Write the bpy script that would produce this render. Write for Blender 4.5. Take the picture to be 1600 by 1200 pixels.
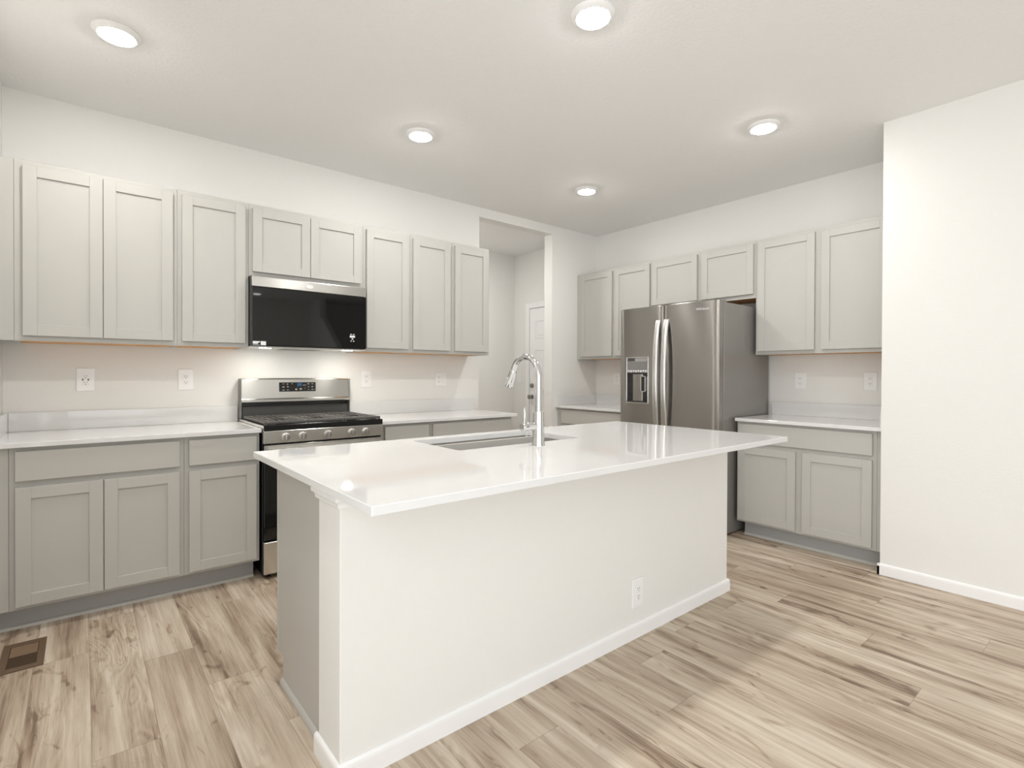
import bpy, bmesh, math, random
from mathutils import Vector, Matrix
random.seed(7)
PI = math.pi
for o in list(bpy.data.objects):
    bpy.data.objects.remove(o)
S = bpy.context.scene
COL = S.collection

# ------------------------------------------------------------------ camera
F_PX, CY_PX = 816.52, 590.13
cam_data = bpy.data.cameras.new('camera')
cam_data.sensor_fit = 'HORIZONTAL'; cam_data.sensor_width = 36.0
cam_data.lens = F_PX / 1600 * 36.0
cam_data.shift_y = -(600 - CY_PX) / 1600
cam_data.clip_start = 0.02
cam = bpy.data.objects.new('camera', cam_data); COL.objects.link(cam)
R_ = Vector((0.7723352, -0.63520401, 0.00376829))
U_ = Vector((0.00167212, 0.00796531, 0.99996688))
W_ = Vector((0.63521299, 0.77230332, -0.00721403))
m = Matrix.Identity(4)
for i in range(3):
    m[i][0], m[i][1], m[i][2] = R_[i], U_[i], -W_[i]
m[0][3], m[1][3], m[2][3] = -4.56442, -4.0268, 1.248
cam.matrix_world = m
S.camera = cam

# ------------------------------------------------------------------ exposure, sky, daylight
S.view_settings.view_transform = 'Standard'
S.view_settings.look = 'None'
S.view_settings.gamma = 1.0
S.view_settings.use_curve_mapping = False
S.view_settings.exposure = 0.06
world = bpy.data.worlds.new('world'); S.world = world
world.use_nodes = True
bg = world.node_tree.nodes['Background']
bg.inputs[0].default_value = (0.93, 0.97, 1.0, 1); bg.inputs[1].default_value = 0.25

def area(name, loc, target, sx, sy, power, col=(1, 1, 1)):
    l = bpy.data.lights.new(name, 'AREA'); l.shape = 'RECTANGLE'
    l.size, l.size_y, l.energy, l.color = sx, sy, power, col
    o = bpy.data.objects.new(name, l); COL.objects.link(o)
    o.location = loc
    d = Vector(target) - Vector(loc)
    o.rotation_euler = d.to_track_quat('-Z', 'Y').to_euler()
    return o
P_PATIO, P_REAR = 82.0, 46.0
DAY = (0.93, 0.97, 1.0)
# daylight through the patio door in the left wall and the windows in the wall behind the camera
area('daylight_patio', (-5.12, -4.9, 1.15), (0, -4.9, 1.15), 3.3, 2.2, P_PATIO, DAY)
area('daylight_rear', (-3.55, -8.82, 1.5), (-3.55, 0, 1.5), 2.5, 2.3, P_REAR, DAY)
LAMP = 185.0      # radiance of the ceiling lamps' lenses
LIVING = 12.0     # radiance of the unseen living-area lamps, most of them added for ambient light
HALL = 270.0
HOOD = 300.0        # radiance of the cooktop lamps under the microwave

# ------------------------------------------------------------------ materials
def new_mat(name):
    mt = bpy.data.materials.new(name); mt.use_nodes = True
    nt = mt.node_tree
    return mt, nt, nt.nodes['Principled BSDF']
def srgb(r, g, b):
    f = lambda c: (c/255/12.92) if c/255 <= .04045 else ((c/255+.055)/1.055)**2.4
    return (f(r), f(g), f(b), 1)
def node(nt, kind, **kw):
    n = nt.nodes.new(kind)
    for k, v in kw.items():
        setattr(n, k, v)
    return n
def plain(name, col, rough=.5, metal=0.0, noise=.03, scale=30, bump=0, bscale=200, bdist=.001, coat=0, spec=None, aniso=0):
    mt, nt, b = new_mat(name)
    b.inputs['Roughness'].default_value = rough
    b.inputs['Metallic'].default_value = metal
    if spec is not None: b.inputs['Specular IOR Level'].default_value = spec
    if coat: b.inputs['Coat Weight'].default_value = coat; b.inputs['Coat Roughness'].default_value = .03
    tc = node(nt, 'ShaderNodeTexCoord')
    nz = node(nt, 'ShaderNodeTexNoise'); nz.inputs['Scale'].default_value = scale; nz.inputs['Detail'].default_value = 3
    nt.links.new(tc.outputs['Object'], nz.inputs['Vector'])
    mx = node(nt, 'ShaderNodeMix', data_type='RGBA')
    mx.inputs[6].default_value = tuple(c*(1-noise) for c in col[:3])+(1,)
    mx.inputs[7].default_value = tuple(min(1, c*(1+noise)) for c in col[:3])+(1,)
    nt.links.new(nz.outputs['Fac'], mx.inputs[0]); nt.links.new(mx.outputs[2], b.inputs['Base Color'])
    if bump:
        n2 = node(nt, 'ShaderNodeTexNoise'); n2.inputs['Scale'].default_value = bscale; n2.inputs['Detail'].default_value = 2
        nt.links.new(tc.outputs['Object'], n2.inputs['Vector'])
        bp = node(nt, 'ShaderNodeBump'); bp.inputs['Strength'].default_value = bump; bp.inputs['Distance'].default_value = bdist
        nt.links.new(n2.outputs['Fac'], bp.inputs['Height']); nt.links.new(bp.outputs['Normal'], b.inputs['Normal'])
    return mt
def brushed(name, col, rough, axis, strength=.05, aniso=.6):
    """brushed stainless: fine streaks along one axis"""
    mt, nt, b = new_mat(name)
    b.inputs['Metallic'].default_value = 1
    b.inputs['Base Color'].default_value = col
    b.inputs['Anisotropic'].default_value = aniso
    tc = node(nt, 'ShaderNodeTexCoord'); mp = node(nt, 'ShaderNodeMapping')
    sc = [900, 900, 900]; sc[axis] = 6
    mp.inputs['Scale'].default_value = sc
    nz = node(nt, 'ShaderNodeTexNoise'); nz.inputs['Scale'].default_value = 1; nz.inputs['Detail'].default_value = 2
    nt.links.new(tc.outputs['Object'], mp.inputs['Vector']); nt.links.new(mp.outputs['Vector'], nz.inputs['Vector'])
    mr = node(nt, 'ShaderNodeMapRange'); mr.inputs['To Min'].default_value = rough-strength; mr.inputs['To Max'].default_value = rough+strength
    nt.links.new(nz.outputs['Fac'], mr.inputs['Value']); nt.links.new(mr.outputs['Result'], b.inputs['Roughness'])
    tg = node(nt, 'ShaderNodeTangent'); tg.direction_type = 'RADIAL'; tg.axis = 'XYZ'[axis]
    nt.links.new(tg.outputs['Tangent'], b.inputs['Tangent'])
    return mt
def emit(name, col, strength):
    mt, nt, b = new_mat(name)
    b.inputs['Base Color'].default_value = (.9, .9, .9, 1) if strength > 1 else (.01, .02, .03, 1)
    b.inputs['Emission Color'].default_value = col; b.inputs['Emission Strength'].default_value = strength
    return mt

def floor_material():
    mt, nt, b = new_mat('vinyl_plank')
    L = nt.links.new
    def M(op, a=None, bb=None, c=None):
        n = node(nt, 'ShaderNodeMath', operation=op)
        for i, v in enumerate((a, bb, c)):
            if v is None: continue
            if isinstance(v, (int, float)): n.inputs[i].default_value = v
            else: L(v, n.inputs[i])
        return n.outputs[0]
    tc = node(nt, 'ShaderNodeTexCoord'); sp = node(nt, 'ShaderNodeSeparateXYZ')
    L(tc.outputs['Object'], sp.inputs[0])
    x, y = sp.outputs[0], sp.outputs[1]
    u = M('DIVIDE', M('ADD', x, 4.542+18.3), .183)
    row = M('FLOOR', u); fu = M('FRACT', u)
    wn = node(nt, 'ShaderNodeTexWhiteNoise', noise_dimensions='1D'); L(row, wn.inputs['W'])
    off = wn.outputs['Value']
    # plank end joints as laid in the visible rows
    for k_, d_ in ((99, .852), (100, .552), (101, .053), (102, .352), (103, .70), (115, .62), (116, .249), (117, .922), (118, .536), (119, .103), (120, .393), (121, .911), (122, .24)):
        eq = node(nt, 'ShaderNodeMath', operation='COMPARE'); L(row, eq.inputs[0]); eq.inputs[1].default_value = k_; eq.inputs[2].default_value = .5
        mf = node(nt, 'ShaderNodeMix', data_type='FLOAT'); L(eq.outputs[0], mf.inputs[0]); L(off, mf.inputs[2]); mf.inputs[3].default_value = d_
        off = mf.outputs[0]
    v = M('ADD', M('DIVIDE', M('ADD', y, 24.4), 1.22), off)
    pid = M('FLOOR', v); fv = M('FRACT', v)
    wn2 = node(nt, 'ShaderNodeTexWhiteNoise', noise_dimensions='2D')
    cb = node(nt, 'ShaderNodeCombineXYZ'); L(row, cb.inputs[0]); L(pid, cb.inputs[1]); L(cb.outputs[0], wn2.inputs['Vector'])
    rnd = wn2.outputs['Value']
    # plank-local grain coordinates
    gc = node(nt, 'ShaderNodeCombineXYZ')
    L(M('ADD', x, M('MULTIPLY', rnd, 37.0)), gc.inputs[0]); L(M('ADD', y, M('MULTIPLY', rnd, 91.0)), gc.inputs[1]); L(M('MULTIPLY', rnd, 13.0), gc.inputs[2])
    def noise(scale, sx, sy, detail, dist=0, rough=.5):
        mp = node(nt, 'ShaderNodeMapping'); mp.inputs['Scale'].default_value = (sx, sy, 1)
        L(gc.outputs[0], mp.inputs['Vector'])
        n = node(nt, 'ShaderNodeTexNoise'); n.inputs['Scale'].default_value = scale; n.inputs['Detail'].default_value = detail
        n.inputs['Distortion'].default_value = dist; n.inputs['Roughness'].default_value = rough
        L(mp.outputs[0], n.inputs['Vector']); return n.outputs['Fac']
    broad = noise(1.0, 13, 1.3, 2, .5)            # wide light/dark bands
    # cathedral rings: contour lines of a stretched noise field
    field = noise(1.0, 6.5, 1.0, 1.5, .9)
    rings = M('SINE', M('MULTIPLY', field, 85.0))
    where = noise(1.0, 4.5, .9, 1, .2)            # rings only here and there
    wr = node(nt, 'ShaderNodeMapRange'); L(where, wr.inputs['Value']); wr.inputs['From Min'].default_value = .48; wr.inputs['From Max'].default_value = .62
    fine = noise(1.0, 210, 7, 4, .2, .7)
    streak = noise(1.0, 48, 1.2, 4, .4, .6)
    vein = noise(1.0, 17, 1.1, 3, 1.3)            # thin dark mineral lines
    knots = noise(1.0, 10, 3.6, 4, 1.8)
    val = M('ADD', M('MULTIPLY', M('SUBTRACT', broad, .5), 1.5), .54)
    val = M('ADD', val, M('MULTIPLY', M('MULTIPLY', rings, wr.outputs[0]), .085))
    val = M('ADD', val, M('MULTIPLY', M('SUBTRACT', fine, .5), .62))
    val = M('ADD', val, M('MULTIPLY', M('SUBTRACT', streak, .5), .85))
    val = M('ADD', val, M('MULTIPLY', M('SUBTRACT', rnd, .5), .14))
    vl = node(nt, 'ShaderNodeMapRange'); L(M('ABSOLUTE', M('SUBTRACT', vein, .5)), vl.inputs['Value'])
    vl.inputs['From Min'].default_value = 0; vl.inputs['From Max'].default_value = .011; vl.inputs['To Min'].default_value = 1; vl.inputs['To Max'].default_value = 0
    val = M('SUBTRACT', val, M('MULTIPLY', M('MULTIPLY', vl.outputs[0], wr.outputs[0]), .24))
    kk = node(nt, 'ShaderNodeMapRange'); L(knots, kk.inputs['Value'])
    kk.inputs['From Min'].default_value = .61; kk.inputs['From Max'].default_value = .72
    val = M('SUBTRACT', val, M('MULTIPLY', kk.outputs[0], .34))
    cr = node(nt, 'ShaderNodeValToRGB'); L(val, cr.inputs[0])
    e = cr.color_ramp.elements
    e[0].position = .08; e[0].color = srgb(128, 108, 90)
    e[1].position = .95; e[1].color = srgb(217, 205, 188)
    k = e.new(.36); k.color = srgb(173, 154, 134)
    k = e.new(.62); k.color = srgb(196, 180, 160)
    # seams
    eu = M('MINIMUM', fu, M('SUBTRACT', 1.0, fu)); ev = M('MINIMUM', fv, M('SUBTRACT', 1.0, fv))
    seam = M('MAXIMUM', M('LESS_THAN', eu, .006), M('LESS_THAN', ev, .0011))
    mx = node(nt, 'ShaderNodeMix', data_type='RGBA'); L(M('MULTIPLY', seam, .4), mx.inputs[0])
    L(cr.outputs[0], mx.inputs[6]); mx.inputs[7].default_value = srgb(110, 92, 76)
    L(mx.outputs[2], b.inputs['Base Color'])
    b.inputs['Roughness'].default_value = .42
    b.inputs['Specular IOR Level'].default_value = .35
    bp = node(nt, 'ShaderNodeBump'); bp.inputs['Strength'].default_value = .15; bp.inputs['Distance'].default_value = .001
    L(M('SUBTRACT', fine, M('MULTIPLY', seam, 1.5)), bp.inputs['Height']); L(bp.outputs[0], b.inputs['Normal'])
    return mt

def wood_material():
    mt, nt, b = new_mat('bare_plywood')
    tc = node(nt, 'ShaderNodeTexCoord'); mp = node(nt, 'ShaderNodeMapping'); mp.inputs['Scale'].default_value = (2, 30, 30)
    nz = node(nt, 'ShaderNodeTexNoise'); nz.inputs['Scale'].default_value = 2; nz.inputs['Detail'].default_value = 4
    cr = node(nt, 'ShaderNodeValToRGB')
    cr.color_ramp.elements[0].color = srgb(190, 132, 72); cr.color_ramp.elements[1].color = srgb(236, 186, 122)
    nt.links.new(tc.outputs['Object'], mp.inputs[0]); nt.links.new(mp.outputs[0], nz.inputs['Vector'])
    nt.links.new(nz.outputs['Fac'], cr.inputs[0]); nt.links.new(cr.outputs[0], b.inputs['Base Color'])
    b.inputs['Roughness'].default_value = .6
    return mt

MT = {}
MT['floor'] = floor_material()
MT['wall'] = plain('wall_paint', (.845, .833, .802, 1), .75, bump=.25, bscale=90, bdist=.002, noise=.01)
MT['ceil'] = plain('ceiling_paint', (.905, .90, .89, 1), .8, bump=.5, bscale=70, bdist=.004, noise=.01)
MT['trim'] = plain('white_trim', (.92, .915, .905, 1), .4, noise=.01)
MT['cab'] = plain('grey_cabinet_paint', srgb(191, 189, 183), .45, noise=.015, scale=8)
MT['toe'] = plain('grey_vinyl_base', srgb(172, 172, 171), .5, noise=.01)
MT['quartz'] = plain('white_quartz', (.785, .782, .772, 1), .035, noise=.012, scale=120, spec=.5)
MT['ply'] = wood_material()
MT['steel_h'] = brushed('brushed_steel', (.74, .73, .695, 1), .25, 0, .03, aniso=.8)
MT['steel_v'] = brushed('brushed_dark_steel', (.39, .375, .354, 1), .30, 1, .03, aniso=.95)
MT['handle'] = brushed('handle_steel', (.80, .79, .77, 1), .25, 2)
MT['sink'] = brushed('sink_steel', (.50, .485, .46, 1), .32, 0, aniso=.3)
MT['chrome'] = plain('chrome', (.72, .72, .72, 1), .04, 1.0, noise=.005)
MT['fridge_side'] = plain('grey_side_paint', srgb(132, 129, 124), .22, noise=.02)
MT['black'] = plain('black_enamel', (.012, .012, .012, 1), .18)
MT['blackglass'] = plain('black_glass', (.006, .006, .006, 1), .03, spec=.6)
MT['iron'] = plain('cast_iron', (.10, .095, .088, 1), .5, bump=.3, bscale=300)
MT['dark'] = plain('dark_grey_plastic', (.06, .058, .055, 1), .35)
MT['mid'] = plain('grey_plastic', (.22, .215, .205, 1), .4)
MT['plastic'] = plain('white_plastic', (.93, .93, .92, 1), .25, noise=.005)
MT['slot'] = plain('slot_shadow', (.05, .05, .05, 1), .6)
MT['print'] = plain('pale_print', (.82, .82, .82, 1), .4)
MT['printdim'] = plain('grey_print', (.36, .35, .34, 1), .4)
MT['printred'] = plain('red_print', (.30, .10, .06, 1), .4)
MT['bronze'] = plain('brown_metal', srgb(104, 82, 62), .4, noise=.05)
MT['bronze2'] = plain('brown_damper', srgb(128, 105, 82), .5, noise=.05)
MT['knob'] = plain('knob_metal', (.58, .57, .55, 1), .28, 1.0)
MT['nickel'] = plain('satin_nickel', (.32, .31, .29, 1), .3, 1.0)
MT['lens'] = emit('lamp_lens', (1, .98, .955, 1), LAMP)
MT['living_lens'] = emit('living_lamp_lens', (1, .98, .955, 1), LIVING)
MT['hall_lens'] = emit('hall_lamp_lens', (1, .98, .955, 1), HALL)
MT['hood_lens'] = emit('cooktop_lamp_lens', (1, .96, .88, 1), HOOD)
MT['blue'] = emit('blue_display', (.01, .16, .42, 1), .25)
MT['digits'] = emit('pale_digits', (.30, .65, 1, 1), .28)

# ------------------------------------------------------------------ mesh helpers
def box(bm, x0, x1, y0, y1, z0, z1, bev=0.0, seg=1):
    vs = [bm.verts.new((x, y, z)) for z in (z0, z1) for y in (y0, y1) for x in (x0, x1)]
    fs = [(0, 2, 3, 1), (4, 5, 7, 6), (0, 1, 5, 4), (2, 6, 7, 3), (0, 4, 6, 2), (1, 3, 7, 5)]
    faces = [bm.faces.new([vs[i] for i in f]) for f in fs]
    if bev > 0:
        edges = list({e for f in faces for e in f.edges})
        bmesh.ops.bevel(bm, geom=edges, offset=bev, segments=seg, affect='EDGES', profile=.5)
def tube(bm, pts, rad, n=16, cap=True):
    pts = [Vector(p) for p in pts]
    if isinstance(rad, (int, float)): rad = [rad]*len(pts)
    rings = []; up = None
    for i, p in enumerate(pts):
        t = (pts[min(i+1, len(pts)-1)] - pts[max(i-1, 0)]).normalized()
        if up is None:
            up = Vector((0, 0, 1)) if abs(t.z) < .9 else Vector((1, 0, 0))
        a = (up - t*up.dot(t)).normalized(); up = a
        b = t.cross(a)
        rings.append([bm.verts.new(p + (a*math.cos(k*2*PI/n) + b*math.sin(k*2*PI/n))*rad[i]) for k in range(n)])
    for r0, r1 in zip(rings, rings[1:]):
        for k in range(n):
            bm.faces.new((r0[k], r0[(k+1) % n], r1[(k+1) % n], r1[k]))
    if cap:
        bm.faces.new(rings[0][::-1]); bm.faces.new(rings[-1])
def lathe(bm, prof, c=(0, 0, 0), n=40, close=True):
    """profile of (radius, z) revolved around the vertical through c"""
    rings = []
    for r, z in prof:
        rings.append([bm.verts.new((c[0]+max(r, 1e-5)*math.cos(k*2*PI/n), c[1]+max(r, 1e-5)*math.sin(k*2*PI/n), c[2]+z)) for k in range(n)])
    for r0, r1 in zip(rings, rings[1:]):
        for k in range(n):
            bm.faces.new((r0[k], r0[(k+1) % n], r1[(k+1) % n], r1[k]))
    if close:
        bm.faces.new(rings[0][::-1]); bm.faces.new(rings[-1])
def prism(bm, prof, a, b, mapf):
    """2-D profile swept straight from parameter a to b; mapf(u, v, t) -> xyz"""
    r0 = [bm.verts.new(mapf(u, v, a)) for u, v in prof]
    r1 = [bm.verts.new(mapf(u, v, b)) for u, v in prof]
    n = len(prof)
    for k in range(n):
        bm.faces.new((r0[k], r0[(k+1) % n], r1[(k+1) % n], r1[k]))
    bm.faces.new(r0[::-1]); bm.faces.new(r1)
def obj(name, bm, mat, parent=None, smooth=False, loc=None, rotz=None, angle=40):
    bmesh.ops.recalc_face_normals(bm, faces=bm.faces)
    me = bpy.data.meshes.new(name); bm.to_mesh(me); bm.free()
    if smooth:
        for p in me.polygons: p.use_smooth = True
        me.set_sharp_from_angle(angle=math.radians(angle))
    me.materials.append(MT[mat] if isinstance(mat, str) else mat)
    o = bpy.data.objects.new(name, me); COL.objects.link(o)
    if parent: o.parent = parent
    if loc is not None: o.location = loc
    if rotz is not None: o.rotation_euler = (0, 0, rotz)
    return o
def B(*boxes, bev=0.0, seg=1):
    bm = bmesh.new()
    for b in boxes: box(bm, *b, bev=bev, seg=seg)
    return bm
def tag(o, label, cat, group=None):
    o['label'] = label; o['category'] = cat
    if group: o['group'] = group
    return o
def thing(name, label, cat, loc=(0, 0, 0), rotz=0, group=None):
    o = bpy.data.objects.new(name, None); COL.objects.link(o)
    o.empty_display_size = .05
    o.location = loc; o.rotation_euler = (0, 0, rotz)
    return tag(o, label, cat, group)
def struct(name, bm, mat, parent=None, smooth=False):
    o = obj(name, bm, mat, parent, smooth)
    if not parent: o['kind'] = 'structure'
    return o
def copy_tree(o, parent=None):
    c = o.copy(); COL.objects.link(c)
    if parent: c.parent = parent
    for ch in list(o.children): copy_tree(ch, c)
    return c
def text_mesh(name, s, size, mat, parent, loc, rot, depth=.0006, shear=0):
    cu = bpy.data.curves.new(name, 'FONT'); cu.body = s; cu.size = size; cu.extrude = depth; cu.shear = shear
    cu.align_x = 'CENTER'; cu.align_y = 'CENTER'
    t = bpy.data.objects.new(name+'_tmp', cu); COL.objects.link(t)
    dg = bpy.context.evaluated_depsgraph_get()
    me = bpy.data.meshes.new_from_object(t.evaluated_get(dg)); me.name = name
    bpy.data.objects.remove(t)
    me.materials.clear(); me.materials.append(MT[mat])
    o = bpy.data.objects.new(name, me); COL.objects.link(o)
    o.parent = parent; o.location = loc; o.rotation_euler = rot
    return o

# ------------------------------------------------------------------ the setting
H = 2.824; XL = -4.904; XP = -.697; YP = -2.969; YB = -8.6
HX, HY = -.08, 1.38                       # hall: right wall and end wall
struct('floor', B((-5.05, 1.42, YB-.15, 1.55, -.1, 0)), 'floor')
struct('ceiling', B((-5.05, 1.42, YB-.15, 1.55, H, H+.1)), 'ceil')
struct('wall_back', B((-5.05, -1.66, 0, .12, 0, H), (-1.66, -.705, 0, .12, 2.735, H), (-.705, .15, 0, .12, 0, H)), 'wall')
struct('wall_right', B((0, .15, YP, 0, 0, H)), 'wall')
bm = bmesh.new()
YS = -4.9                                  # end of this wall: the stair hall opens beyond
prism(bm, [(XP, YP), (XP, YS), (XP+.12, YS), (XP+.12, YP-.12), (.15, YP-.12), (.15, YP)], 0, H, lambda u, v, t: (u, v, t))
struct('wall_near_right', bm, 'wall')
struct('wall_stair', B((XP, XP+.12, YB, -7.85, 0, H), (XP+.12, 1.3, YS, YS+.12, 0, H), (1.3, 1.42, YB, YS+.12, 0, H)), 'wall')
bm = bmesh.new()
prism(bm, [(-7.849, 0), (-7.849, 2.4), (-7.75, 2.4), (-6.2, 1.25), (-6.2, 0)], XP+.005, XP+.11, lambda u, v, t: (t, u, v))
struct('wall_stair_slope', bm, 'wall')
# left wall with the patio door opening beside/behind the camera
PD0, PD1, PDH = -6.5, -3.3, 2.25
struct('wall_left', B((-5.05, XL, PD1, 0, 0, H), (-5.05, XL, YB, PD0, 0, H), (-5.05, XL, PD0, PD1, PDH, H)), 'wall')
W0, W1, WZ0, WZ1 = -4.8, -2.3, .35, 2.65
struct('wall_front', B((-5.05, W0, YB-.15, YB, 0, H), (W1, 1.42, YB-.15, YB, 0, H), (W0, W1, YB-.15, YB, 0, WZ0), (W0, W1, YB-.15, YB, WZ1, H)), 'wall')
wf = lambda: None
struct('window_1', B((W0, W1, YB-.09, YB-.05, WZ0, WZ0+.05), (W0, W1, YB-.09, YB-.05, WZ1-.05, WZ1), (W0, W0+.05, YB-.09, YB-.05, WZ0, WZ1), (W1-.05, W1, YB-.09, YB-.05, WZ0, WZ1), ((W0+W1)/2-.025, (W0+W1)/2+.025, YB-.09, YB-.05, WZ0, WZ1)), 'trim')
struct('door_2', B((-5.0, -4.96, PD0, PD0+.07, 0, PDH), (-5.0, -4.96, PD1-.07, PD1, 0, PDH), (-5.0, -4.96, PD0, PD1, PDH-.07, PDH), (-5.0, -4.96, PD0, PD1, 0, .06), (-5.0, -4.96, (PD0+PD1)/2-.05, (PD0+PD1)/2+.05, 0, PDH)), 'trim')
struct('wall_hall_right', B((HX, .15, .12, 1.55, 0, H)), 'wall')
struct('wall_hall_back', B((-3.3, HX, HY, 1.55, 0, H)), 'wall')
struct('wall_hall_left', B((-3.42, -3.3, .12, 1.55, 0, H)), 'wall')

# baseboards: flat board with an eased top
BBP = [(0, 0), (.012, 0), (.012, .054), (.0105, .062), (.007, .067), (.003, .069), (0, .069)]
bm = bmesh.new()
prism(bm, BBP, YS, YP+.012, lambda u, v, t: (XP-u, t, v))
prism(bm, BBP, XP-.012, -.62, lambda u, v, t: (t, YP+u, v))
struct('baseboard_right', bm, 'trim')
bm = bmesh.new()
prism(bm, BBP, .12, .615, lambda u, v, t: (HX-u, t, v)); prism(bm, BBP, 1.135, HY, lambda u, v, t: (HX-u, t, v))
prism(bm, BBP, -3.3, HX-.012, lambda u, v, t: (t, HY-u, v))
struct('baseboard_hall', bm, 'trim')

# hall door: six raised panels, in a white casing on the hall's right wall
DY0, DY1, DZ = .26, 1.05, 2.085
bm = bmesh.new()
box(bm, HX-.012, HX-.001, DY0, DY1, .01, DZ, bev=.001)
for (za, zb) in ((.22, .86), (1.03, 1.56), (1.70, 1.93)):
    for (ya, yb) in ((DY0+.11, DY0+.36), (DY0+.43, DY0+.68)):
        # sunk moulding ring with raised field
        for (a0, a1, b0, b1) in ((ya, yb, za, za+.012), (ya, yb, zb-.012, zb), (ya, ya+.012, za, zb), (yb-.012, yb, za, zb)):
            box(bm, HX-.018, HX-.0125, a0, a1, b0, b1, bev=.002)
        box(bm, HX-.017, HX-.0125, ya+.04, yb-.04, za+.04, zb-.04, bev=.003)
d1 = struct('door_1', bm, 'trim')
def knob(y, z, r):
    bm = bmesh.new()
    tube(bm, [(HX-.012, y, z), (HX-.018, y, z), (HX-.020, y, z), (HX-.045, y, z), (HX-.05, y, z), (HX-.07, y, z), (HX-.078, y, z)],
         [r*1.05, r*1.05, r*.45, r*.45, r*.85, r, r*.6], 20)
    return bm
obj('door_knob', knob(1.0, .955, .028), 'nickel', d1, True)['label'] = 'satin nickel door knob'
bm = bmesh.new(); tube(bm, [(HX-.012, 1.0, 1.10), (HX-.03, 1.0, 1.10), (HX-.034, 1.0, 1.10)], [.030, .028, .02], 20)
obj('deadbolt', bm, 'nickel', d1, True)['label'] = 'satin nickel deadbolt'
CAS = .07
struct('trim_1', B((HX-.020, HX-.001, DY1+.008, DY1+.008+CAS, 0, DZ+.008+CAS), (HX-.020, HX-.001, DY0-.008-CAS, DY0-.008, 0, DZ+.008+CAS), (HX-.020, HX-.001, DY0-.008, DY1+.008, DZ+.008, DZ+.008+CAS), bev=.004), 'trim')

# ------------------------------------------------------------------ ceiling lamps
def ceiling_lamp(x, y, label, lens='lens', grp='flush ceiling lamps'):
    t = thing('ceiling_lamp', label, 'ceiling lamp', (x, y, H), 0, grp)
    bm = bmesh.new()
    lathe(bm, [(.096, -.0005), (.096, -.004), (.093, -.008), (.081, -.0180), (.077, -.0200), (.0725, -.0200), (.0720, -.012), (.0720, -.0005)], n=56)
    obj('trim_ring', bm, 'trim', t, True)
    bm = bmesh.new(); lathe(bm, [(.0712, -.010), (.0712, -.0202), (.069, -.0220), (.062, -.0248), (.045, -.0277), (.022, -.0292), (.0, -.0296)], n=48)
    obj('lens', bm, lens, t, True)['label'] = 'glowing white lens'
    return t
ceiling_lamp(-4.437, -.975, 'lit round ceiling lamp farthest left, above the left cabinets')
ceiling_lamp(-2.842, -.975, 'lit round ceiling lamp in front of the range wall, right of the leftmost one')
ceiling_lamp(-1.233, -.970, 'smallest lit ceiling lamp, deepest in the room near the far corner')
ceiling_lamp(-2.834, -2.472, 'lit round ceiling lamp at the top edge, above the island')
ceiling_lamp(-1.228, -2.470, 'lit round ceiling lamp at right, near the white wall corner')
ceiling_lamp(-4.437, -2.472, 'lit round ceiling lamp overhead near the left wall, out of the photo')
for lx, ly, w in ((-3.6, -5.2, 'near the patio door'), (-1.9, -5.2, 'beside the white wall, added for ambient light'), (-3.6, -7.94, 'by the rear window, added for ambient light'), (-1.9, -7.94, 'by the rear wall')):  # first three are unseen lamps added to raise the ambient light
    ceiling_lamp(lx, ly, 'lit round ceiling lamp in the living area behind the camera, '+w, 'living_lens')
ceiling_lamp(-1.42, .75, 'lit round ceiling lamp in the hall', 'hall_lens', None)

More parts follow.
